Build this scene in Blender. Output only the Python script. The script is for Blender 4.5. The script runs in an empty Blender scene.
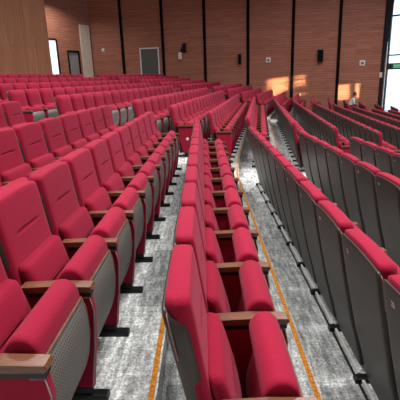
import bpy, bmesh, math, random
from mathutils import Vector, Matrix
random.seed(7)
scene = bpy.context.scene
col = scene.collection
PI = math.pi

# ------------------------------------------------------------------ materials
def new_mat(name, rough=0.6, color=(.5, .5, .5), metal=0.0, spec=0.5):
    m = bpy.data.materials.new(name); m.use_nodes = True
    nt = m.node_tree; b = nt.nodes['Principled BSDF']
    b.inputs['Base Color'].default_value = (*color, 1)
    b.inputs['Roughness'].default_value = rough
    b.inputs['Metallic'].default_value = metal
    b.inputs['Specular IOR Level'].default_value = spec
    return m, nt, b

def nd(nt, t, **kw):
    n = nt.nodes.new(t)
    for k, v in kw.items():
        if k in n.inputs.keys(): n.inputs[k].default_value = v
        else: setattr(n, k, v)
    return n

def ramp(nt, fac, stops):
    r = nt.nodes.new('ShaderNodeValToRGB')
    while len(r.color_ramp.elements) < len(stops): r.color_ramp.elements.new(.5)
    for e, (p, c) in zip(r.color_ramp.elements, stops):
        e.position = p; e.color = (*c, 1)
    nt.links.new(fac, r.inputs['Fac'])
    return r.outputs['Color']

def mapping(nt, scale, rot=(0, 0, 0)):
    tc = nd(nt, 'ShaderNodeTexCoord'); mp = nd(nt, 'ShaderNodeMapping')
    mp.inputs['Scale'].default_value = scale; mp.inputs['Rotation'].default_value = rot
    nt.links.new(tc.outputs['Object'], mp.inputs['Vector'])
    return mp.outputs['Vector']

def bump(nt, b, h, strength, dist=.01):
    bp = nd(nt, 'ShaderNodeBump', Strength=strength, Distance=dist)
    nt.links.new(h, bp.inputs['Height']); nt.links.new(bp.outputs['Normal'], b.inputs['Normal'])

def fabric_mat():
    m, nt, b = new_mat('red_fabric', .85, spec=.25)
    v = mapping(nt, (1, 1, 1))
    n = nd(nt, 'ShaderNodeTexNoise', Scale=220.0, Detail=2.0); nt.links.new(v, n.inputs['Vector'])
    c = ramp(nt, n.outputs['Fac'], [(.3, (.265, .003, .026)), (.7, (.365, .0055, .040))])
    n2 = nd(nt, 'ShaderNodeTexNoise', Scale=9.0, Detail=3.0); nt.links.new(v, n2.inputs['Vector'])
    oi = nd(nt, 'ShaderNodeObjectInfo')
    mr = nd(nt, 'ShaderNodeMapRange'); mr.inputs['To Min'].default_value = .88; mr.inputs['To Max'].default_value = 1.06
    nt.links.new(oi.outputs['Random'], mr.inputs['Value'])
    hs = nd(nt, 'ShaderNodeHueSaturation')
    nt.links.new(mr.outputs['Result'], hs.inputs['Value']); nt.links.new(c, hs.inputs['Color'])
    nt.links.new(hs.outputs['Color'], b.inputs['Base Color'])
    b.inputs['Sheen Weight'].default_value = .16
    b.inputs['Sheen Roughness'].default_value = .45
    b.inputs['Sheen Tint'].default_value = (1, .42, .55, 1)
    ad = nd(nt, 'ShaderNodeMath', operation='ADD')
    nt.links.new(n.outputs['Fac'], ad.inputs[0]); nt.links.new(n2.outputs['Fac'], ad.inputs[1])
    bump(nt, b, ad.outputs[0], .25, .004)
    return m

def wood_mat(name, dark, light, scale=(3, 40, 40), rough=.35):
    m, nt, b = new_mat(name, rough)
    v = mapping(nt, scale)
    n = nd(nt, 'ShaderNodeTexNoise', Scale=2.0, Detail=6.0, Distortion=.6); nt.links.new(v, n.inputs['Vector'])
    nt.links.new(ramp(nt, n.outputs['Fac'], [(.3, dark), (.7, light)]), b.inputs['Base Color'])
    return m

def slat_wall_mat(name, dark, light, horizontal=True):
    m, nt, b = new_mat(name, .55, spec=.3)
    v = mapping(nt, (1, 1, 1))
    sep = nd(nt, 'ShaderNodeSeparateXYZ'); nt.links.new(v, sep.inputs[0])
    comb = nd(nt, 'ShaderNodeCombineXYZ')
    nt.links.new(sep.outputs['X'], comb.inputs['X']); nt.links.new(sep.outputs['Z'], comb.inputs['Y'])
    br = nd(nt, 'ShaderNodeTexBrick', offset=.37)
    br.inputs['Scale'].default_value = 1.0
    br.inputs['Brick Width'].default_value = 2.4 if horizontal else .22
    br.inputs['Row Height'].default_value = .14 if horizontal else 3.2
    br.inputs['Mortar Size'].default_value = .009 if horizontal else .004
    br.inputs['Mortar Smooth'].default_value = .3
    br.inputs['Color1'].default_value = (*dark, 1); br.inputs['Color2'].default_value = (*light, 1)
    br.inputs['Mortar'].default_value = (*[c * .6 for c in dark], 1)
    nt.links.new(comb.outputs[0], br.inputs['Vector'])
    st = nd(nt, 'ShaderNodeMapping')
    st.inputs['Scale'].default_value = (1.2, 1, 22) if horizontal else (16, 1, .8)
    nt.links.new(v, st.inputs['Vector'])
    n = nd(nt, 'ShaderNodeTexNoise', Scale=1.0, Detail=5.0); nt.links.new(st.outputs[0], n.inputs['Vector'])
    mx = nd(nt, 'ShaderNodeMix', data_type='RGBA', blend_type='MULTIPLY')
    mx.inputs['Factor'].default_value = .75
    nt.links.new(br.outputs['Color'], mx.inputs['A'])
    nt.links.new(ramp(nt, n.outputs['Fac'], [(.3, (.62, .6, .58)), (.7, (1.15, 1.12, 1.1))]), mx.inputs['B'])
    nt.links.new(mx.outputs['Result'], b.inputs['Base Color'])
    bump(nt, b, br.outputs['Fac'], -.3, .02)
    return m

def carpet_mat():
    m, nt, b = new_mat('grey_carpet', .95, spec=.1)
    v = mapping(nt, (1, 1, 1))
    sw = nd(nt, 'ShaderNodeSeparateXYZ'); nt.links.new(v, sw.inputs[0])
    cb = nd(nt, 'ShaderNodeCombineXYZ')
    nt.links.new(sw.outputs['Y'], cb.inputs['X']); nt.links.new(sw.outputs['X'], cb.inputs['Y'])
    br = nd(nt, 'ShaderNodeTexBrick', offset=.4)
    for k, val in (('Scale', 1.0), ('Brick Width', 1.0), ('Row Height', .25), ('Mortar Size', .0), ('Bias', 0.0)):
        br.inputs[k].default_value = val
    br.inputs['Color1'].default_value = (.38, .40, .405, 1); br.inputs['Color2'].default_value = (.70, .72, .72, 1)
    nt.links.new(cb.outputs[0], br.inputs['Vector'])
    def noise(scale, sc, det):
        mp = nd(nt, 'ShaderNodeMapping'); mp.inputs['Scale'].default_value = scale
        nt.links.new(v, mp.inputs['Vector'])
        n = nd(nt, 'ShaderNodeTexNoise', Scale=sc, Detail=det, Roughness=.7)
        nt.links.new(mp.outputs[0], n.inputs['Vector']); return n.outputs['Fac']
    c1 = ramp(nt, noise((6, 1.2, 1), 5.0, 6.0), [(.38, (.30, .32, .32)), (.5, (.95, .97, .96)), (.63, (1.7, 1.72, 1.7))])
    c2 = ramp(nt, noise((1, 1, 1), 75.0, 3.0), [(.38, (.5, .5, .51)), (.62, (1.35, 1.35, 1.35))])
    c3 = ramp(nt, noise((1, 6, 1), 6.0, 4.0), [(.35, (.7, .7, .7)), (.65, (1.2, 1.2, 1.2))])
    cur = br.outputs['Color']
    for c, f in ((c1, .62), (c2, .8), (c3, .7)):
        mx = nd(nt, 'ShaderNodeMix', data_type='RGBA', blend_type='MULTIPLY'); mx.inputs['Factor'].default_value = f
        nt.links.new(cur, mx.inputs['A']); nt.links.new(c, mx.inputs['B']); cur = mx.outputs['Result']
    nt.links.new(cur, b.inputs['Base Color'])
    bump(nt, b, noise((1, 1, 1), 160.0, 2.0), .4, .006)
    return m

def stripe_mat():
    m, nt, b = new_mat('orange_carpet_stripe', .9, spec=.1)
    n = nd(nt, 'ShaderNodeTexNoise', Scale=60.0, Detail=4.0); nt.links.new(mapping(nt, (1, 1, 1)), n.inputs['Vector'])
    nt.links.new(ramp(nt, n.outputs['Fac'], [(.35, (.42, .16, .03)), (.6, (.85, .33, .05))]), b.inputs['Base Color'])
    return m

def perforated_mat():
    m, nt, b = new_mat('perforated_grey_panel', .5)
    v = mapping(nt, (62, 62, 62))
    fr = nd(nt, 'ShaderNodeVectorMath', operation='FRACTION'); nt.links.new(v, fr.inputs[0])
    sb = nd(nt, 'ShaderNodeVectorMath', operation='SUBTRACT'); sb.inputs[1].default_value = (.5, .5, .5)
    nt.links.new(fr.outputs[0], sb.inputs[0])
    sp = nd(nt, 'ShaderNodeSeparateXYZ'); nt.links.new(sb.outputs[0], sp.inputs[0])
    cm = nd(nt, 'ShaderNodeCombineXYZ')
    nt.links.new(sp.outputs['Y'], cm.inputs['X']); nt.links.new(sp.outputs['Z'], cm.inputs['Y'])
    ln = nd(nt, 'ShaderNodeVectorMath', operation='LENGTH'); nt.links.new(cm.outputs[0], ln.inputs[0])
    nt.links.new(ramp(nt, ln.outputs['Value'], [(.2, (.02, .018, .017)), (.27, (.19, .18, .17))]), b.inputs['Base Color'])
    return m

def shell_mat():
    m, nt, b = new_mat('grey_brown_shell', .42)
    n = nd(nt, 'ShaderNodeTexNoise', Scale=3.0, Detail=3.0); nt.links.new(mapping(nt, (1, 1, 1)), n.inputs['Vector'])
    nt.links.new(ramp(nt, n.outputs['Fac'], [(.3, (.030, .025, .020)), (.7, (.044, .037, .031))]), b.inputs['Base Color'])
    n2 = nd(nt, 'ShaderNodeTexNoise', Scale=350.0, Detail=1.0); nt.links.new(mapping(nt, (1, 1, 1)), n2.inputs['Vector'])
    bump(nt, b, n2.outputs['Fac'], .15, .001)
    return m

def plain(name, c, rough=.6, metal=0, var=.12, scale=20.0, spec=.5):
    m, nt, b = new_mat(name, rough, c, metal, spec)
    n = nd(nt, 'ShaderNodeTexNoise', Scale=scale, Detail=3.0); nt.links.new(mapping(nt, (1, 1, 1)), n.inputs['Vector'])
    nt.links.new(ramp(nt, n.outputs['Fac'], [(.3, tuple(x * (1 - var) for x in c)), (.7, tuple(min(1, x * (1 + var)) for x in c))]), b.inputs['Base Color'])
    return m

def emit_mat(name, c, s):
    m, nt, b = new_mat(name, .5, c)
    b.inputs['Emission Color'].default_value = (*c, 1); b.inputs['Emission Strength'].default_value = s
    return m

def glass_mat():
    m = bpy.data.materials.new('window_glass'); m.use_nodes = True; nt = m.node_tree
    nt.nodes.remove(nt.nodes['Principled BSDF'])
    t = nd(nt, 'ShaderNodeBsdfTransparent', Color=(.93, .97, 1, 1)); g = nd(nt, 'ShaderNodeBsdfGlossy', Roughness=.03)
    mx = nd(nt, 'ShaderNodeMixShader', Fac=.07)
    nt.links.new(t.outputs[0], mx.inputs[1]); nt.links.new(g.outputs[0], mx.inputs[2])
    nt.links.new(mx.outputs[0], nt.nodes['Material Output'].inputs['Surface'])
    return m

M = dict(
    red=fabric_mat(),
    arm=wood_mat('armrest_wood', (.10, .038, .020), (.20, .08, .042), (6, 60, 60), .3),
    edge=wood_mat('seat_edge_wood', (.16, .06, .03), (.30, .12, .06), (20, 6, 20), .4),
    shell=shell_mat(), perf=perforated_mat(),
    black=plain('black_plastic', (.006, .006, .006), .4, spec=.3),
    metal=plain('rail_metal', (.62, .62, .60), .4),
    piping=plain('pale_piping', (.30, .16, .16), .6),
    greyedge=plain('grey_edge', (.30, .29, .28), .5),
    mark=plain('pale_marking', (.72, .70, .66), .5),
    carpet=carpet_mat(), stripe=stripe_mat(),
    wall=slat_wall_mat('slatted_wood_wall', (.38, .155, .105), (.46, .20, .135)),
    wallv=slat_wall_mat('vertical_wood_wall', (.41, .18, .10), (.48, .215, .122), False),
    cream=plain('cream_column', (.66, .58, .48), .6),
    ceil=plain('ceiling_paint', (.62, .61, .6), .8),
    strip=plain('black_strip', (.004, .004, .004), .8, spec=.1),
    curtain=plain('dark_curtain', (.018, .020, .026), .9),
    frame=plain('dark_window_frame', (.03, .045, .05), .4),
    glass=glass_mat(),
    white=plain('white_plastic', (.78, .77, .75), .4),
    grille=plain('grille_grey', (.16, .17, .175), .5),
    doorgrey=plain('grey_door', (.26, .25, .25), .5),
    lit=emit_mat('lit_doorway', (.80, .86, 1.0), .72),
    lamp=emit_mat('lamp_diffuser', (1, .97, .93), 6.0),
    exitgreen=emit_mat('exit_sign_green', (.02, .35, .16), .5),
    skin=plain('skin', (.50, .27, .18), .55), hair=plain('black_hair', (.012, .010, .010), .5),
    shirt=plain('white_shirt', (.80, .81, .83), .8), jacket=plain('grey_blue_jacket', (.19, .19, .24), .85),
    trousers=plain('dark_trousers', (.03, .032, .045), .85), shoe=plain('black_shoe', (.015, .014, .014), .4),
    terrace=plain('pale_terrace', (.62, .64, .66), .8),
)

# ------------------------------------------------------------------ mesh helpers
def mesh(name, verts, faces, mat, smooth=True, mats=None, idx=None):
    me = bpy.data.meshes.new(name)
    me.from_pydata([tuple(v) for v in verts], [], faces)
    bm = bmesh.new(); bm.from_mesh(me)
    bmesh.ops.remove_doubles(bm, verts=bm.verts, dist=1e-5)
    if idx is None: bmesh.ops.recalc_face_normals(bm, faces=bm.faces)
    bm.to_mesh(me); bm.free()
    for mm in (mats or [mat]): me.materials.append(mm)
    if idx is not None and len(me.polygons) == len(idx):
        me.polygons.foreach_set('material_index', idx)
    me.polygons.foreach_set('use_smooth', [smooth] * len(me.polygons))
    return me

def lerp_prof(prof, z):
    if z <= prof[0][0]: return prof[0][1]
    for (z0, x0), (z1, x1) in zip(prof, prof[1:]):
        if z <= z1:
            t = (z - z0) / (z1 - z0); return x0 + (x1 - x0) * t
    return prof[-1][1]

def cushion(name, prof, W, tf, tb, mat, n=6, cr_top=.04, cr_bot=.01, arch=0, groove=None, nu=16, nv=16, Wb=None, flat_back=False):
    """panel standing up along z; prof lists (z, x) of its middle line; tf/tb thickness to front (+x) and back"""
    z0, z1 = prof[0][0], prof[-1][0]
    V = []; Fc = []
    def half(z):
        w = W if Wb is None else Wb + (W - Wb) * ((z - z0) / (z1 - z0)) ** .8
        for zz, r in ((z1 - z, cr_top), (z - z0, cr_bot)):
            if zz < r: w -= r - math.sqrt(max(0, r * r - (r - zz) ** 2))
        return w
    for side in (1, -1):
        for j in range(nv + 1):
            tv = -1 + 2 * j / nv; v = math.sin(tv * PI / 2)
            v = .5 * v + .5 * tv if groove else v
            z = z0 + (z1 - z0) * (v + 1) / 2
            for i in range(nu + 1):
                tu = -1 + 2 * i / nu; u = math.sin(tu * PI / 2) * .7 + tu * .3
                h = (max(0, 1 - abs(u) ** n) * max(0, 1 - abs(v) ** n)) ** (1 / (n * .55))
                x = lerp_prof(prof, z)
                t = (tf(z) if callable(tf) else tf) if side == 1 else (tb(z) if callable(tb) else tb)
                x += side * t * h
                if side == 1 and groove:
                    gz, gw, gd = groove
                    if abs(u * W) < gw: x -= gd * math.exp(-((z - gz) / .0055) ** 2) * min(1, (gw - abs(u * W)) / .02)
                V.append((x, u * half(z), z - arch * u * u * (z - z0) / (z1 - z0)))
    N = (nu + 1) * (nv + 1)
    for s in (0, 1):
        for j in range(nv):
            for i in range(nu):
                a = s * N + j * (nu + 1) + i
                q = (a, a + 1, a + nu + 2, a + nu + 1)
                Fc.append(q if s == 0 else q[::-1])
    return mesh(name, V, Fc, mat)

def catmull(pts, k=4):
    out = []; n = len(pts)
    for i in range(n):
        p0, p1, p2, p3 = (Vector(pts[(i + o) % n]) for o in (-1, 0, 1, 2))
        for j in range(k):
            t = j / k
            out.append(.5 * ((2 * p1) + (-p0 + p2) * t + (2 * p0 - 5 * p1 + 4 * p2 - p3) * t * t + (-p0 + 3 * p1 - 3 * p2 + p3) * t ** 3))
    return out

def section_y(name, pts, y0, y1, r, mat, smooth=True, k=4, rings=3):
    """closed outline in (x, z) run along y with rounded ends"""
    P = catmull(pts, k) if k else [Vector(p) for p in pts]
    c = sum(P, Vector((0, 0))) / len(P)
    size = max((p - c).length for p in P)
    ys = []
    for j in range(rings + 1):
        a = PI / 2 * j / rings
        ys.append((y0 + r * (1 - math.sin(a)), 1 - (r / size) * (1 - math.cos(a))))
    ys = ys[::-1] if False else sorted(((y0 + r * (1 - math.cos(a2)), 1 - (r / size) * (1 - math.sin(a2))) for a2 in [PI / 2 * j / rings for j in range(rings + 1)]))
    ys += [(y1 - (y - y0), s) for y, s in reversed(ys)]
    V = []; F = []
    n = len(P)
    for y, s in ys:
        for p in P:
            q = c + (p - c) * s; V.append((q.x, y, q.y))
    for j in range(len(ys) - 1):
        for i in range(n):
            F.append((j * n + i, j * n + (i + 1) % n, (j + 1) * n + (i + 1) % n, (j + 1) * n + i))
    F.append(tuple(range(n))[::-1]); F.append(tuple((len(ys) - 1) * n + i for i in range(n)))
    me = mesh(name, V, F, mat, smooth)
    return me

def boxes(name, bs, mat, bevel=0.0, rot=None):
    bm = bmesh.new()
    for (x0, x1, y0, y1, z0, z1) in bs:
        r = bmesh.ops.create_cube(bm, size=1)
        for v in r['verts']:
            v.co = Vector(((x0 + x1) / 2 + v.co.x * (x1 - x0), (y0 + y1) / 2 + v.co.y * (y1 - y0), (z0 + z1) / 2 + v.co.z * (z1 - z0)))
    if bevel: bmesh.ops.bevel(bm, geom=bm.edges[:], offset=bevel, segments=2, affect='EDGES', profile=.6)
    me = bpy.data.meshes.new(name); bm.to_mesh(me); bm.free(); me.materials.append(mat)
    return me

def tube(name, path, r, mat, n=6):
    V = []; F = []
    P = [Vector(p) for p in path]
    for i, p in enumerate(P):
        d = (P[min(i + 1, len(P) - 1)] - P[max(i - 1, 0)]).normalized()
        a = d.cross(Vector((0, 0, 1)));
        if a.length < .1: a = d.cross(Vector((0, 1, 0)))
        a.normalize(); b = d.cross(a)
        for k in range(n):
            t = 2 * PI * k / n; V.append(p + a * r * math.cos(t) + b * r * math.sin(t))
    for i in range(len(P) - 1):
        for k in range(n):
            F.append((i * n + k, i * n + (k + 1) % n, (i + 1) * n + (k + 1) % n, (i + 1) * n + k))
    F.append(tuple(range(n))); F.append(tuple((len(P) - 1) * n + k for k in range(n)))
    return mesh(name, V, F, mat)

def link(name, me, parent=None, loc=None):
    o = bpy.data.objects.new(name, me); col.objects.link(o)
    if parent is not None: o.parent = parent
    if loc is not None: o.location = loc
    return o
def tag(o, label, cat, group=None, kind=None):
    o['label'] = label; o['category'] = cat
    if group: o['group'] = group
    if kind: o['kind'] = kind
    return o
def struct(name, me, loc=(0, 0, 0), rz=0):
    o = link(name, me); o['kind'] = 'structure'; o.location = loc; o.rotation_euler.z = rz
    return o
def empty(name, loc, rz=0):
    o = bpy.data.objects.new(name, None); col.objects.link(o); o.location = loc; o.rotation_euler.z = rz
    o.empty_display_size = .2
    return o

# ------------------------------------------------------------------ the hall's layout
# each row is three straight runs (before, between and beyond the two cross aisles) that turn towards the stage
PITCH, RISE, SEAT = .90, .13, .54
ROWS = range(-7, 10)
def tread_z(k): return -RISE * k + (.025 if k < 0 else 0)
NEAR_X = {-3: (-2.77, .05), -2: (-1.58, .055), -1: (-.815, .02), 0: (.012, .0), 1: (.885, 0), 2: (1.80, -.01), 3: (2.72, -.02)}
MID_X = {-3: -2.72, -2: -1.25, -1: -.54, 0: .22, 1: .99, 2: 1.93, 3: 2.80, 4: 3.73}
MID_A = {-2: 9.7, -1: 9.1, 0: 8.2, 1: 7.6, 2: 7.0, 3: 6.9}
FAR_A = 15.0
def row_data(k):
    if k in NEAR_X: nx, nb = NEAR_X[k]
    elif k > 3: nx, nb = 2.72 + .92 * (k - 3), -.02
    else: nx, nb = -2.80 - .88 * (-3 - k), .05
    mx = MID_X[k] if k in MID_X else (3.73 + .93 * (k - 4) if k > 4 else -2.75 - .86 * (-3 - k))
    ma = MID_A.get(k, 6.9 if k > 3 else 10.3)
    y0 = 8.45 + .05 * k
    ml = 9.2 + .3 * max(k, 0)
    return nx, nb, mx, math.radians(ma), y0, ml
S0 = [7.25, 8.45, 0, 0]
def dirv(a): return Vector((math.sin(a), math.cos(a)))
def path(k, t):
    """point, heading and run of row k at parameter t: 0-1 near run, 1-2 first aisle, 2-3 middle run, 3-4 second aisle, 4-5 far run"""
    nx, nb, mx, ma, y0, ml = row_data(k)
    A0 = Vector((nx + nb * (-2.5 - 4.5), -2.5)); A1 = Vector((nx + nb * (y0 - 1.2 - 4.5), y0 - 1.2))
    B0_ = Vector((mx, y0)); B1 = B0_ + dirv(ma) * ml
    fa = math.radians(FAR_A)
    C0 = B1 + dirv((ma + fa) / 2) * 1.2; C1 = C0 + dirv(fa) * 12
    pts = [A0, A1, B0_, B1, C0, C1]
    i = min(4, max(0, int(t))); f = t - i
    d = pts[i + 1] - pts[i]
    return pts[i] + d * f, math.atan2(d.x, d.y), d.length
def row_edge(k, t, o):
    p, a, _ = path(k, t)
    return p + Vector((math.cos(a), -math.sin(a))) * o

# camera
F_PX, PITCH_DOWN, ROLL, CAM_Z, YAW = 420.0, math.radians(16.2), math.radians(1.9), 1.67, math.radians(-.8)
CAM = Vector((0, 0, CAM_Z))
fw = Vector((math.sin(YAW) * math.cos(PITCH_DOWN), math.cos(YAW) * math.cos(PITCH_DOWN), -math.sin(PITCH_DOWN)))
r0 = Vector((math.cos(YAW), -math.sin(YAW), 0)); u0 = r0.cross(fw)
cr = r0 * math.cos(ROLL) - u0 * math.sin(ROLL)
cu = u0 * math.cos(ROLL) + r0 * math.sin(ROLL)
def project(p):
    d = Vector(p) - CAM; Z = d.dot(fw)
    if Z < .05: return None
    return 200 + F_PX * d.dot(cr) / Z, 200 - F_PX * d.dot(cu) / Z, Z
cam = bpy.data.cameras.new('camera'); cam.sensor_width = 36; cam.lens = 36 * F_PX / 400; cam.clip_start = .05
co = bpy.data.objects.new('camera', cam); col.objects.link(co)
mw = Matrix((cr, cu, -fw)).transposed().to_4x4(); mw.translation = CAM
co.matrix_world = mw
scene.camera = co

# ------------------------------------------------------------------ chair meshes
REAR = [(.055, .050), (.13, .030), (.25, .002), (.42, -.045), (.63, -.090), (.85, -.132), (.99, -.156)]
def chair_meshes(lod):
    nu = (20, 6)[lod]; nv = (24, 6)[lod]
    up = [(.555, -.045), (.75, -.078), (1.018, -.116)]
    back = cushion('backrest', up, (.241, .252)[lod], .048, lambda z: .012 + .030 * min(1, max(0, (z - .62) / .2)), M['red'], n=12, cr_top=(.03, .018)[lod], cr_bot=.01, arch=(.010, .004)[lod],
                   groove=(.825, .12, .016) if lod == 0 else None, nu=nu, nv=(84, 6)[lod])
    low = cushion('lower_back', [(.30, .085), (.48, .050), (.695, -.010)], .222, .046, .02, M['red'], n=8, cr_top=.03, cr_bot=.03,
                  groove=(.54, .11, .015) if lod == 0 else None, nu=nu, nv=(70, 6)[lod], Wb=.215)
    sh = cushion('back_shell', REAR, (.259, .260)[lod], lambda z: .012 + .052 * min(1, max(0, (.965 - z) / .05)), .008, M['shell'], n=22, cr_top=(.03, .018)[lod], cr_bot=.03,
                 arch=(.010, .004)[lod], nu=(14, 6)[lod], nv=(26, 9)[lod], Wb=.222)
    seat_o = [(0.162, .60), (0.174, .652), (0.208, .682), (0.248, .682), (0.284, .652), (0.296, .595), (0.288, .53), (0.275, .42), (0.235, .28), (0.160, .25), (0.150, .35), (0.180, .47), (0.188, .54)]
    seat = section_y('seat', seat_o, -.228, .228, .028, M['red'], k=(4, 1)[lod], rings=(4, 1)[lod])
    und_o = [(0.282, .590), (0.298, .588), (0.318, .51), (0.320, .40), (0.302, .28), (0.255, .175), (0.190, .150), (0.185, .20), (0.240, .30), (0.275, .46)]
    und = section_y('seat_underside', und_o, -.222, .222, .012, M['perf'], k=(4, 1)[lod], rings=(2, 1)[lod])
    arm = section_y('armrest', [(.02, .600), (.02, .628), (.18, .634), (.340, .628), (.350, .612), (.338, .600), (.2, .600)], -.032, .032, .006, M['arm'],
                    smooth=False, k=0, rings=(2, 1)[lod])
    pan_o = [(.035, .575), (.334, .575), (.346, .50), (.332, .33), (.300, .075), (.13, .075), (.06, .36)]
    pan = section_y('side_panel', pan_o, -.019, .019, .008, M['red'], k=0, rings=(2, 1)[lod], smooth=False)
    bk = boxes('arm_bracket', [(.05, .338, -.024, .024, .574, .602)], M['black'], .003 if lod == 0 else 0)
    foot = boxes('foot', [(-.015, .365, -.028, .028, 0, .034), (.15, .29, -.018, .018, .036, .08)], M['black'], .008 if lod == 0 else 0)
    d = dict(backrest=back, lower_back=low, back_shell=sh, seat=seat, seat_underside=und, armrest=arm, side_panel=pan, arm_bracket=bk, foot=foot)
    if lod == 0:
        # pale piping round the top of the shell
        pts = []
        for y, z in [(-.257, .80), (-.257, .90), (-.257, .945), (-.252, .962), (-.225, .968), (-.1, .972), (0, .973), (.1, .972), (.225, .968), (.252, .962), (.257, .945), (.257, .90), (.257, .80)]:
            pts.append((lerp_prof(REAR, z) + .006, y, z - .001))
        d['piping'] = tube('piping', pts, .0024, M['piping'])
        d['edge_trim'] = tube('edge_trim', [(.292, -.222, .590), (.303, -.21, .592), (.303, .21, .592), (.292, .222, .590)], .0045, M['edge'])
        e = [(.325, z, s) for z, s in ()]
        sidep = []
        for s in (-1, 1):
            pth = [(x + .004, s * .224, z) for x, z in ((.292, .590), (.310, .53), (.316, .42), (.296, .29), (.25, .185))]
            sidep.append(pth)
        d['side_trim'] = [tube('side_trim', p, .004, M['edge']) for p in sidep]
        d['panel_edge'] = tube('panel_edge', [(.28, -.020, .570), (.330, -.020, .57), (.343, -.020, .50), (.329, -.020, .33), (.297, -.020, .08)], .0035, M['greyedge'])
        d['rail'] = boxes('rail', [(.018, .034, -.236, .236, .018, .036)], M['metal'], .002)
        d['rail_shadow'] = boxes('rail_shadow', [(-.002, .010, -.236, .236, .0, .014)], M['black'], .002)  # thin black strip modelled in place of the shadow beside the rail
    return d
CM = [chair_meshes(0), chair_meshes(1)]

# seat number markings (mesh letters)
def text_mesh(s, size):
    cu_ = bpy.data.curves.new('t', 'FONT'); cu_.body = s; cu_.size = size; cu_.extrude = .0008; cu_.align_x = 'CENTER'
    o = bpy.data.objects.new('t', cu_); col.objects.link(o)
    dg = bpy.context.evaluated_depsgraph_get(); dg.update()
    me = bpy.data.meshes.new_from_object(o.evaluated_get(dg)); bpy.data.objects.remove(o)
    return me
_num = {}
def number_mesh(n):
    if n in _num: return _num[n]
    me = text_mesh(str(n), .034)
    x = lerp_prof(REAR, .905) - .0095
    for v in me.vertices:
        tx, ty, tz = v.co
        v.co = (lerp_prof(REAR, .895 + ty) - .0095 - tz, .155 - tx, .895 + ty)
    me.materials.clear(); me.materials.append(M['mark'])
    _num[n] = me
    return me

def build_chair(loc, rz, lod, number=None, last=False, light=False, down=False):
    m = CM[lod]
    root = empty('auditorium_chair', loc, rz)
    link('backrest', m['backrest'], root); link('lower_back', m['lower_back'], root)
    sh = link('back_shell', m['back_shell'], root)
    st = link('seat', m['seat'], root); un = link('seat_underside', m['seat_underside'], st)
    un['label'] = 'perforated grey underside'
    if down:   # tipped down: turned about its hinge
        a = math.radians(78); hx, hz = .20, .40
        st.rotation_euler.y = a
        st.location = (hx - (hx * math.cos(a) + hz * math.sin(a)), 0, hz - (-hx * math.sin(a) + hz * math.cos(a)))
    for y in ((-SEAT / 2, SEAT / 2) if last else (-SEAT / 2,)):
        a = link('armrest', m['armrest'], root, (0, y, 0)); a['label'] = 'brown wooden armrest'
        link('arm_bracket', m['arm_bracket'], a)
        p = link('side_panel', m['side_panel'], root, (0, y, 0))
        f = link('foot', m['foot'], root, (0, y, 0)); f['label'] = 'black foot'
        if lod == 0: link('panel_edge', m['panel_edge'], p)
        if light and y < 0:
            bm = bmesh.new(); bmesh.ops.create_cone(bm, cap_ends=True, segments=16, radius1=.03, radius2=.026, depth=.012)
            bmesh.ops.rotate(bm, verts=bm.verts, matrix=Matrix.Rotation(PI / 2, 3, 'X'))
            bmesh.ops.translate(bm, verts=bm.verts, vec=(.22, -.026, .36))
            me = bpy.data.meshes.new('aisle_marker'); bm.to_mesh(me); bm.free(); me.materials.append(M['white'])
            link('aisle_marker', me, p)['label'] = 'round white aisle marker'
    if lod == 0:
        link('piping', m['piping'], sh)
        link('edge_trim', m['edge_trim'], st)
        for s in m['side_trim']: link('edge_trim', s, st)
        rl = link('rail', m['rail'], root); rl['label'] = 'pale metal rail'; link('rail_shadow', m['rail_shadow'], rl)
    if number: link('seat_number', number_mesh(number), sh)['label'] = 'pale seat number on the shell'
    return root

# ------------------------------------------------------------------ seats
WA, WB_ = Vector((-6.9, 28.0)), Vector((10.43, 25.03))        # the panelled far wall
wd = (WB_ - WA).normalized(); wn = Vector((wd.y, -wd.x))     # wn points into the hall
if wn.y > 0: wn = -wn
WL = (WB_ - WA).length
ORD = ('first second third fourth fifth sixth seventh eighth ninth tenth eleventh twelfth thirteenth fourteenth fifteenth sixteenth '
       'seventeenth eighteenth nineteenth').split()
def row_name(k):
    if k == 0: return 'centre row'
    return '%s row %s of centre' % (ORD[abs(k) - 1], 'uphill' if k < 0 else 'downhill')
seats = []
NEAR_SHIFT = {0: .17, 1: .29, -1: .06, -3: .62}
for k in ROWS:
    for bi, bn in enumerate(('near', 'middle', 'far')):
        _, a, L = path(k, 2 * bi)
        p0 = path(k, 2 * bi)[0]; d = dirv(a)
        if bn == 'near':   # counted back from the cross aisle
            e = L - NEAR_SHIFT.get(k, .1); n = int((e - 3.5) / SEAT); s0 = e - n * SEAT
        else: n = int(L / SEAT + .02); s0 = 0
        for j in range(n):
            p = p0 + d * (s0 + (j + .5) * SEAT)
            if (p - WA).dot(wn) < 1.0: continue
            seats.append(dict(k=k, b=bn, j=j, n=n, a=a, p=p, z=tread_z(k)))
for s in seats:
    if s['b'] != 'near':
        s['n'] = 1 + max(t['j'] for t in seats if t['k'] == s['k'] and t['b'] == s['b'])
def in_view(s):
    for dz in (.1, .65, 1.0):
        for dx in (-.1, .35):
            for dy in (-.27, .27):
                q = project((s['p'].x + dx, s['p'].y + dy, s['z'] + dz))
                if q and -18 < q[0] < 418 and -18 < q[1] < 425: return True
    return False
def Zof(s):
    q = project((s['p'].x, s['p'].y, s['z'] + .8)); return q[2] if q else 0
seats = [s for s in seats if in_view(s)]
seats.sort(key=Zof)
SIT = min((s for s in seats if s['k'] == 6 and s['b'] == 'far'), key=lambda s: abs(project((s['p'].x + .25, s['p'].y, s['z'] + 1))[0] - 349))
seats.remove(SIT); seats.insert(0, SIT)
GROUP = 'red auditorium chairs in curved rows'
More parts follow.
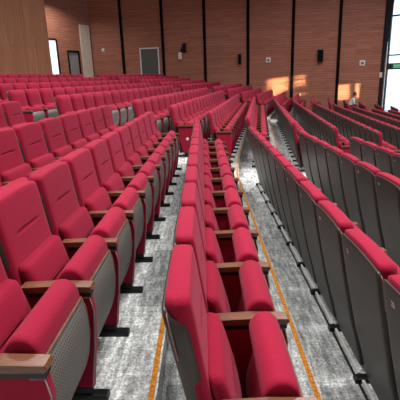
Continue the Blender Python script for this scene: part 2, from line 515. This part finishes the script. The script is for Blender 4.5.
for s in seats[:300]:
    k, b, j, n = s['k'], s['b'], s['j'], s['n']
    if b == 'near': c = ORD[n - 1 - j]; bl = 'before the cross aisle'
    else: c = ORD[j]; bl = 'beyond the cross aisle' if b == 'middle' else 'beyond the second aisle'
    lod = 0 if Zof(s) < 7.6 else 1
    num = None
    if k >= 1 and Zof(s) < 9: num = 2 * (n - j) + 1
    r = build_chair((s['p'].x, s['p'].y, s['z']), -s['a'] + random.uniform(-.006, .006), lod, num, last=(j == n - 1), light=(k == -1 and b == 'middle' and j == 0), down=s is SIT)
    look = 'grey-backed red chair' if k > 0 else 'red chair'
    tag(r, '%s, %s %s, %s' % (look, c, bl, row_name(k)), 'chair', GROUP)
# the rest: the farthest chairs, small and beyond counting, as one mass
rest = seats[300:]
if rest:
    V = []; F = []; MI = []; mats = [M['red'], M['shell'], M['perf'], M['arm'], M['black']]
    which = dict(backrest=0, lower_back=0, back_shell=1, seat=0, seat_underside=2, armrest=3, side_panel=0, arm_bracket=4, foot=4)
    for s in rest:
        R3 = Matrix.Translation((s['p'].x, s['p'].y, s['z'])) @ Matrix.Rotation(-s['a'], 4, 'Z')
        last = s['j'] == s['n'] - 1
        for key, mi in which.items():
            ys = [0]
            if key in ('armrest', 'side_panel', 'arm_bracket', 'foot'): ys = [-SEAT / 2] + ([SEAT / 2] if last else [])
            for y in ys:
                me = CM[1][key]; b0 = len(V)
                V += [R3 @ (v.co + Vector((0, y, 0))) for v in me.vertices]
                F += [tuple(b0 + i for i in p.vertices) for p in me.polygons]; MI += [mi] * len(me.polygons)
    me = bpy.data.meshes.new('distant_chair_rows'); me.from_pydata(V, [], F)
    for m_ in mats: me.materials.append(m_)
    me.polygons.foreach_set('material_index', MI)
    me.polygons.foreach_set('use_smooth', [mi in (0,) for mi in MI])
    o = link('distant_chair_rows', me)
    tag(o, 'farthest red chairs in rows running up to the panelled wall', 'chairs', GROUP, 'stuff')

# ------------------------------------------------------------------ floor: one mesh of carpeted steps with orange stripes
def build_floor():
    V = []; F = []; MI = []
    ks = list(ROWS)
    prof = [(ks[0], -7.5, tread_z(ks[0]), 0)]
    for k in ks[1:]:
        e = -.285; z = tread_z(k - 1)
        prof += [(k, e - .042, z, 1), (k, e - .012, z, 0), (k, e, z, 0), (k, e, tread_z(k), 0)]
    prof += [(ks[-1], 14, tread_z(ks[-1]), None)]
    ts = [-.4, 0, .5, 1, 1.34, 1.67, 2, 2.5, 3, 3.34, 3.67, 4, 4.5, 5]
    n = len(prof)
    for i, t in enumerate(ts):
        for k_, o_, z, _ in prof:
            if t in (1, 2, 3, 4):   # mitre at the turns
                p = (row_edge(k_, t - 1e-4, o_) + row_edge(k_, t + 1e-4, o_)) / 2
            else: p = row_edge(k_, t, o_)
            V.append((p.x, p.y, z))
    for i in range(len(ts) - 1):
        for j in range(n - 1):
            a = i * n + j
            F.append((a, a + 1, a + n + 1, a + n)); MI.append(prof[j][3])
    return mesh('floor', V, F, None, False, [M['carpet'], M['stripe']], MI)
struct('floor', build_floor())

# ------------------------------------------------------------------ walls
def wall_seg(name, a, b, z0, z1, mat, t=.2, holes=(), side=1):
    """wall from a to b (as seen from inside), local x along the wall, local -y into the hall; holes (x0,x1,z0,z1)"""
    d = b - a; L = d.length; rz = math.atan2(d.y, d.x)
    xs = sorted({0, L, *[h[0] for h in holes], *[h[1] for h in holes]})
    bs = []
    for x0, x1 in zip(xs, xs[1:]):
        cuts = sorted([(h[2], h[3]) for h in holes if h[0] <= x0 + 1e-4 and h[1] >= x1 - 1e-4])
        z = z0
        for c0, c1 in cuts:
            if c0 > z: bs.append((x0, x1, 0, t, z, c0))
            z = c1
        if z < z1: bs.append((x0, x1, 0, t, z, z1))
    return struct(name, boxes(name, bs, mat), (a.x, a.y, 0), rz)

ZF, ZC = -1.3, 8.2
struct_far = wall_seg('wall_far', WA, WB_, ZF, ZC, M['wall'])
rzw = math.atan2(wd.y, wd.x)
def on_wall(u, z, dist=0):
    p = WA + wd * (u * WL) + wn * dist
    return Vector((p.x, p.y, z))
# black vertical strips between the panels
for i in range(6):
    u = .117 + .1469 * i
    struct('trim_%d' % (i + 1), boxes('trim', [(-.085, .085, -.05, -.001, ZF, ZC)], M['strip']), on_wall(u, 0), rzw)

# back wall (uphill) and the vestibule with its two doors
B = Vector((-7.15, 21.0)); ang = math.radians(13)
B0 = B - Vector((math.sin(ang), math.cos(ang))) * 25
wall_seg('wall_back', B0, B, ZF, ZC, M['wallv'])
V1 = Vector((-9.6, 24.2))
wall_seg('wall_vestibule_side', B + Vector((-.19, .05)), V1 + Vector((-.4, -.2)), ZF, ZC, M['wall'])
VR = WA - V1; LV = VR.length
vz0 = 1.0
def hit_x(px, py=75):
    """distance along the vestibule wall where the sight line at px meets it"""
    d = fw * F_PX + cr * (px - 200) + cu * (200 - py)
    e = VR.normalized(); n_ = Vector((e.y, -e.x))
    t = V1.dot(n_) / Vector((d.x, d.y)).dot(n_)
    p = CAM + d * t
    return (Vector((p.x, p.y)) - V1).dot(e)
a0, a1, b0, b1, c0, c1 = hit_x(50, 60), hit_x(60.0), hit_x(70), hit_x(81.5), hit_x(83.5), hit_x(92.5)
print('VX', a0, a1, b0, b1, c0, c1, LV)
wall_v = wall_seg('wall_vestibule', V1, WA, ZF, ZC, M['wall'], holes=((a0, a1, vz0, 4.02), (b0, b1, vz0, 3.5)))
rzv = math.atan2(VR.y, VR.x)
def vest(x, z, dist=0):
    d = VR.normalized(); n_ = Vector((d.y, -d.x))
    p = V1 + d * x + n_ * dist
    return Vector((p.x, p.y, z))
d1 = empty('door_1', vest(0, 0), rzv); d1['kind'] = 'structure'
link('door_glass', boxes('door_glass', [(a0, a1, .06, .09, vz0, 4.02)], M['lit']), d1)
link('door_frame', boxes('door_frame', [(a0 - .05, a0, -.03, .1, vz0, 4.07), (a1, a1 + .07, -.03, .1, vz0, 4.07), (a0, a1, -.03, .1, 4.02, 4.12)], M['strip']), d1)
d2 = empty('door_2', vest(0, 0), rzv); d2['kind'] = 'structure'
link('door_leaf', boxes('door_leaf', [(b0 + .06, b1 - .05, .06, .11, vz0, 3.42)], M['doorgrey'], .01), d2)
link('door_frame', boxes('door_frame', [(b0 - .02, b0 + .07, -.03, .1, vz0, 3.5), (b1 - .05, b1, -.03, .1, vz0, 3.5), (b0 + .07, b1 - .05, -.03, .1, 3.40, 3.5)], M['strip']), d2)
struct('trim_7', boxes('trim', [(c0, c1, -.12, -.001, vz0 - 1, 5.0)], M['cream'], .01), vest(0, 0), rzv)
# the upper landing in front of the vestibule
# window wall on the stage side
WR = Vector((22.5, 11.5))
WE = WB_
rw = WR - WE; LR = rw.length; rzr = math.atan2(rw.y, rw.x)
ho = ((0, 5.2, ZF + .1, 7.0), (6.0, 10.6, ZF + .1, 7.0), (11.4, 16.6, ZF + .1, 7.0))
wall_seg('wall_stage_side', WE, WR, ZF, ZC, M['wall'], holes=ho)
for wi, (x0, x1, z0, z1) in enumerate(ho):
    w = empty('window_%d' % (wi + 1), (WE.x, WE.y, 0), rzr); w['kind'] = 'structure'
    bs = [(x0, x0 + .09, .02, .14, z0, z1), (x1 - .09, x1, .02, .14, z0, z1), (x0, x1, .02, .14, z0, z0 + .1), (x0, x1, .02, .14, z1 - .1, z1)]
    nx = 4
    for i in range(1, nx):
        x = x0 + (x1 - x0) * i / nx; bs.append((x - .03, x + .03, .03, .13, z0, z1))
    for z, h in ((1.95, .17), (2.55, .035), (4.6, .04)): bs.append((x0, x1, .03, .13, z - h, z + h))
    link('window_frame', boxes('window_frame', bs, M['frame']), w)
    link('pane', boxes('pane', [(x0 + .05, x1 - .05, .075, .083, z0 + .05, z1 - .05)], M['glass']), w)
# near and stage walls, ceiling: closing the hall
SW = Vector((22.5, -6)); NW = Vector((B0.x, -6))
wall_seg('wall_stage', WR, SW, ZF, ZC, M['wall'])
wall_seg('wall_near', SW, NW, ZF, ZC, M['wall'])
wall_seg('wall_back_corner', NW, B0, ZF, ZC, M['wallv'])
struct('ceiling', boxes('ceiling', [(-16, 24, -7, 31, ZC, ZC + .15)], M['ceil']))
struct('floor_terrace', boxes('floor_terrace', [(0, 20, 0.3, 12, ZF - .2, ZF - .05)], M['terrace']), (WE.x, WE.y, 0), rzr)

# dark curtain drawn beside the window, wide at the top and gathered by a tie
def curtain_mesh():
    V = []; F = []; nu, nv = 40, 30
    z0, z1 = ZF + .15, 7.4
    for j in range(nv + 1):
        z = z0 + (z1 - z0) * j / nv
        t = 2.1
        w = .20 + .42 * max(0, (z - t) / (z1 - t)) if z > t else .20 + .03 * min(1, (t - z) / 1.5)
        for i in range(nu + 1):
            u = i / nu
            V.append((-.22 + u * w, -.16 + .05 * math.sin(u * 9 * 2 * PI) * (.5 + .5 * min(1, w)), z))
    for j in range(nv):
        for i in range(nu):
            a = j * (nu + 1) + i; F.append((a, a + 1, a + nu + 2, a + nu + 1))
    me = mesh('curtain', V, F, M['curtain'])
    return me
cur = empty('curtain', (WE.x, WE.y, 0), rzr)
cl = link('cloth', curtain_mesh(), cur)
sm = cl.modifiers.new('s', 'SOLIDIFY'); sm.thickness = .012
link('tie', boxes('tie', [(-.23, -.07, -.235, -.085, 1.35, 1.65)], M['white'], .02), cur)['label'] = 'pale curtain tie'
tag(cur, 'dark curtain gathered by a pale tie beside the bright window', 'curtain')

# green exit sign on the window's dark transom
def exit_sign():
    root = empty('exit_sign', (WE.x, WE.y, 0), rzr)
    link('sign_body', boxes('sign_body', [(.42, .92, -.02, .03, 1.85, 2.07)], M['exitgreen'], .005), root)
    t = text_mesh('EXIT', .17)
    for v in t.vertices:
        x, y, z = v.co; v.co = (.67 + x, -.022 - z, 1.90 + y)
    t.materials.clear(); t.materials.append(M['white']); link('lettering', t, root)
    tag(root, 'small green lit sign on the dark bar across the window', 'sign')
exit_sign()

# air grille on the far wall
def wall_item(name, u0, u1, z0, z1):
    p = on_wall(u0, z0); r = empty(name, p, rzw); return r, (u1 - u0) * WL, z1 - z0
g, w, h = wall_item('air_grille', .179, .2485, 1.78, 3.55)
link('frame', boxes('frame', [(0, .07, -.07, -.002, 0, h), (w - .07, w, -.07, -.002, 0, h), (.07, w - .07, -.07, -.002, 0, .07), (.07, w - .07, -.07, -.002, h - .07, h)], M['white'], .006), g)['label'] = 'pale frame'
bs = [(.07, w - .07, -.012, -.003, .07, h - .07)]
for i in range(22):
    z = .1 + (h - .2) * i / 21; bs.append((.07, w - .07, -.05, -.012, z - .012, z + .012))
link('grille_slats', boxes('grille_slats', bs, M['grille']), g)
tag(g, 'large grey slatted air grille in a pale frame on the wooden wall', 'air grille')

def uz_of(px, py):
    """where the sight line through a point of the photograph meets the far wall"""
    d = fw * F_PX + cr * (px - 200) + cu * (200 - py)
    t = ((Vector((WA.x, WA.y)) - Vector((0, 0))).dot(wn)) / Vector((d.x, d.y)).dot(wn)
    p = CAM + d * t
    return (Vector((p.x, p.y)) - WA).dot(wd) / WL, p.z
def u_of(px, py=80): return uz_of(px, py)[0]
def z_of(px, py): return uz_of(px, py)[1]
# white control boxes with a dark face
for px, py, s, lab in ((268, 60, .14, 'small white square wall box high above the wider patch of sunlight'),
                       (361, 63, .15, 'small white square wall box above the seated person, towards the bright window')):
    r = empty('wall_box', on_wall(u_of(px), z_of(px, py)), rzw)
    link('case', boxes('case', [(-s, s, -.06, -.002, -s, s)], M['white'], .02), r)
    link('dark_face', boxes('dark_face', [(-s * .5, s * .5, -.068, -.058, -s * .55, s * .35)], M['grille'], .004), r)
    tag(r, lab, 'wall box', 'white wall boxes on the panelled wall')
# dark wall speakers
for px, py, wx, hz_, lab in ((319, 56, .16, .34, 'larger black wall speaker, midway between two black strips'),
                             (240, 59, .09, .28, 'smaller of the two black wall speakers, close beside a black strip')):
    r = empty('wall_speaker', on_wall(u_of(px), z_of(px, py)), rzw)
    link('cabinet', boxes('cabinet', [(-wx, wx, -.22, -.04, -hz_, hz_)], M['black'], .02), r)
    link('speaker_grille', boxes('speaker_grille', [(-wx * .8, wx * .8, -.228, -.218, -hz_ * .85, hz_ * .85)], M['strip'], .004), r)
    link('bracket', boxes('bracket', [(-.04, .04, -.05, -.002, -.06, .06)], M['black']), r)
    tag(r, lab, 'speaker', 'black wall speakers')
# wall lamp with black arm and pale shade
r = empty('wall_lamp', on_wall(u_of(184), z_of(184, 52)), rzw)
link('arm', tube('arm', [(.08, -.0, .42), (.06, -.14, .40), (.02, -.2, .2), (-.1, -.24, -.05)], .055, M['black'], 8), r)
link('back_plate', boxes('back_plate', [(-.0, .22, -.04, -.002, -.05, .5)], M['black'], .01), r)
link('lamp_shade', boxes('lamp_shade', [(-.22, -.03, -.32, -.17, -.42, -.02)], M['white'], .03), r)
tag(r, 'black wall lamp with a small pale shade beside the air grille panel', 'wall lamp')
r = empty('smoke_detector', on_wall(u_of(106), z_of(106, 50)), rzw)
bm = bmesh.new(); bmesh.ops.create_cone(bm, cap_ends=True, segments=20, radius1=.12, radius2=.08, depth=.07)
bmesh.ops.rotate(bm, verts=bm.verts, matrix=Matrix.Rotation(PI / 2, 3, 'X')); bmesh.ops.translate(bm, verts=bm.verts, vec=(0, -.04, 0))
me = bpy.data.meshes.new('wall_disc'); bm.to_mesh(me); bm.free(); me.materials.append(M['white'])
link('cover', me, r); r.name = 'wall_disc'
tag(r, 'small round white disc on the brown wall beside the cream column', 'wall disc')

# ------------------------------------------------------------------ ceiling lights, and an added vestibule fill
def area(name, loc, size, power, color, rot=(0, 0, 0), spread=None, sy=None):
    l = bpy.data.lights.new(name, 'AREA'); l.shape = 'RECTANGLE'; l.size = size; l.size_y = sy or size
    l.energy = power; l.color = color
    if spread: l.spread = spread
    o = bpy.data.objects.new(name, l); col.objects.link(o); o.location = loc; o.rotation_euler = rot
    return o
for i, (x, y, p) in enumerate([(-4, 2, 1.0), (1.5, 2, 1.1), (8, 2, 1.0), (-3, 10, .9), (3, 10, 1.0), (10, 10, 1.0), (-2, 19, .55), (5, 19, .7), (11, 18, .8)]):
    area('ceiling_light_lamp', (x, y, ZC - .12), 2.6, 260 * p, (1, .97, .94), sy=1.2, spread=math.radians(150))
area('vestibule_fill', (-7.6, 24.6, 6.2), .9, 65, (1, .93, .85), spread=math.radians(150))  # added unseen fill, brightens the vestibule wall as if lit from the doorway
# daylight through the window wall
mid = WE + rw * .5; nrm = Vector((rw.y, -rw.x)).normalized()
if nrm.dot(Vector((0, 8)) - mid) < 0: nrm = -nrm
# low sun through the window wall: narrow beams falling on the far wall
def beam(px, py, w, h, power):
    u = u_of(px); z = z_of(px, py); T = on_wall(u, z)
    D = Vector((.80, -.50, .10)).normalized()
    # from the target back to the window wall
    a = Vector((T.x, T.y)); d2 = Vector((D.x, D.y))
    den = d2.x * (-rw.y) - d2.y * (-rw.x)
    q = WE - a
    s = (q.x * (-rw.y) - q.y * (-rw.x)) / den
    P = T + D * (s + .6)
    o = area('sunbeam', P, w, power, (1, .70, .38), spread=math.radians(1.2), sy=h)
    o.rotation_euler = (T - P).to_track_quat('-Z', 'Y').to_euler()
beam(287, 87, .78, 1.1, 26)
beam(348, 92, .5, .85, 13)

world = bpy.data.worlds.new('sky'); scene.world = world; world.use_nodes = True
bg = world.node_tree.nodes['Background']; bg.inputs['Color'].default_value = (.72, .88, 1.0, 1); bg.inputs['Strength'].default_value = 1.6

# ------------------------------------------------------------------ person
def skin_mesh(name, pts, edges, mat, parent, sub=1, root=0):
    me = bpy.data.meshes.new(name); me.from_pydata([p[:3] for p in pts], edges, [])
    o = bpy.data.objects.new(name, me); col.objects.link(o); o.parent = parent
    md = o.modifiers.new('skin', 'SKIN')
    for i, p in enumerate(pts):
        sv = me.skin_vertices[0].data[i]; sv.radius = p[3] if isinstance(p[3], tuple) else (p[3], p[3]); sv.use_root = (i == root)
    md.use_smooth_shade = True
    s = o.modifiers.new('sub', 'SUBSURF'); s.levels = sub; s.render_levels = sub
    me.materials.append(mat)
    return o
def ellipsoid(name, c, r, mat, parent, cut=None):
    bm = bmesh.new(); bmesh.ops.create_uvsphere(bm, u_segments=24, v_segments=16, radius=1)
    for v in bm.verts: v.co = Vector((c[0] + v.co.x * r[0], c[1] + v.co.y * r[1], c[2] + v.co.z * r[2]))
    if cut: bmesh.ops.delete(bm, geom=[v for v in bm.verts if cut(v.co)], context='VERTS')
    me = bpy.data.meshes.new(name); bm.to_mesh(me); bm.free(); me.materials.append(mat)
    me.polygons.foreach_set('use_smooth', [True] * len(me.polygons))
    return link(name, me, parent)
def person(loc, rz):
    r = empty('person', loc, rz)
    # body: pelvis, spine, neck, head; arms resting forward, legs bent (facing +x)
    P = [(.20, 0, .52, (.14, .11)), (.20, 0, .66, (.13, .10)), (.25, 0, .84, (.15, .11)), (.31, 0, .98, (.10, .09)), (.34, 0, 1.05, .055), (.365, 0, 1.12, .075), (.385, 0, 1.20, .095), (.38, 0, 1.27, .07)]
    E = [(i, i + 1) for i in range(7)]
    def add(par, chain):
        for c in chain:
            P.append(c); E.append((par, len(P) - 1)); par = len(P) - 1
        return par
    for s in (-1, 1):
        add(0, [(.24, s * .09, .52, .085), (.50, s * .11, .53, .065), (.52, s * .11, .26, .05), (.49, s * .11, .02, .035), (.55, s * .11, -.02, .035), (.60, s * .12, -.03, .025)])
        h = add(3, [(.31, s * .17, .97, .055), (.34, s * .20, .73, .042), (.44, s * .17, .70, .032), (.48, s * .15, .69, .028), (.505, s * .135, .69, .028)])
        for k_ in range(4):
            L = (.045, .052, .048, .038)[k_]
            add(h, [(.515 + L * .5, s * (.155 - .018 * k_), .688, .009), (.515 + L, s * (.155 - .018 * k_), .67, .008), (.515 + L * 1.2, s * (.155 - .018 * k_), .65, .007)])
        add(h - 1, [(.495, s * .11, .685, .011), (.515, s * .10, .67, .009)])
    skin_mesh('body', P, E, M['skin'], r)
    S = [(.20, 0, .56, (.165, .13)), (.20, 0, .68, (.155, .12)), (.25, 0, .84, (.175, .13)), (.305, 0, .97, (.12, .105)), (.32, 0, 1.02, .07)]
    SE = [(0, 1), (1, 2), (2, 3), (3, 4)]
    for s in (-1, 1):
        S += [(.31, s * .175, .965, .072), (.34, s * .205, .74, .056), (.43, s * .175, .705, .046)]
        b = len(S) - 3; SE += [(3, b), (b, b + 1), (b + 1, b + 2)]
    skin_mesh('shirt', S, SE, M['shirt'], r)['label'] = 'white shirt'
    T = [(.20, 0, .535, (.15, .12))]; TE = []
    for s in (-1, 1):
        T += [(.25, s * .095, .53, .098), (.50, s * .11, .54, .078), (.525, s * .11, .26, .064), (.495, s * .11, .05, .052)]
        b = len(T) - 4; TE += [(0, b), (b, b + 1), (b + 1, b + 2), (b + 2, b + 3)]
    skin_mesh('trousers', T, TE, M['trousers'], r)
    for s in (-1, 1):
        link('shoe', section_y('shoe', [(.43, -.078), (.43, .025), (.50, .02), (.62, -.02), (.66, -.055), (.65, -.078)], s * .115 - .045, s * .115 + .045, .015, M['shoe'], k=2), r)
    ellipsoid('hair', (.375, 0, 1.225), (.112, .098, .118), M['hair'], r, cut=lambda c: (c.x > .43 and c.z < 1.27) or c.z < 1.15)
    for s in (-1, 1):
        ellipsoid('ear', (.39, s * .094, 1.20), (.02, .012, .03), M['skin'], r)
        ellipsoid('eye', (.468, s * .034, 1.215), (.012, .014, .010), M['hair'], r)
    ellipsoid('nose', (.483, 0, 1.185), (.018, .012, .022), M['skin'], r)
    ellipsoid('mouth', (.468, 0, 1.145), (.010, .024, .006), M['hair'], r)
    return r
def at_seat(px, k):
    best = min((s for s in seats if s['k'] == k and s['b'] == 'far'), key=lambda s: abs(project((s['p'].x, s['p'].y, s['z'] + 1))[0] - px))
    return best
ps = SIT
pr = person((ps['p'].x + .075 * math.cos(ps['a']), ps['p'].y - .075 * math.sin(ps['a']), ps['z'] + .08), -ps['a'])
tag(pr, 'person in a white shirt sitting and leaning forward in the far rows', 'person')
bag = empty('bag', (ps['p'].x, ps['p'].y, ps['z']), -ps['a'])
link('bag_body', cushion('bag_body', [(.68, .53), (.80, .535), (.94, .54)], .085, .05, .05, M['jacket'], n=4, cr_top=.07, cr_bot=.04, nu=14, nv=14), bag)
link('bag_handle', tube('bag_handle', [(.54, -.05, .925), (.54, -.04, .97), (.54, 0, .985), (.54, .04, .97), (.54, .05, .925)], .012, M['jacket'], 8), bag)
tag(bag, 'grey bag standing on the lap of the person in white', 'bag')
# ------------------------------------------------------------------ view
scene.view_settings.view_transform = 'Standard'; scene.view_settings.look = 'None'
scene.view_settings.gamma = 1; scene.view_settings.use_curve_mapping = False
scene.view_settings.exposure = .45
print('SEATS', len(seats))
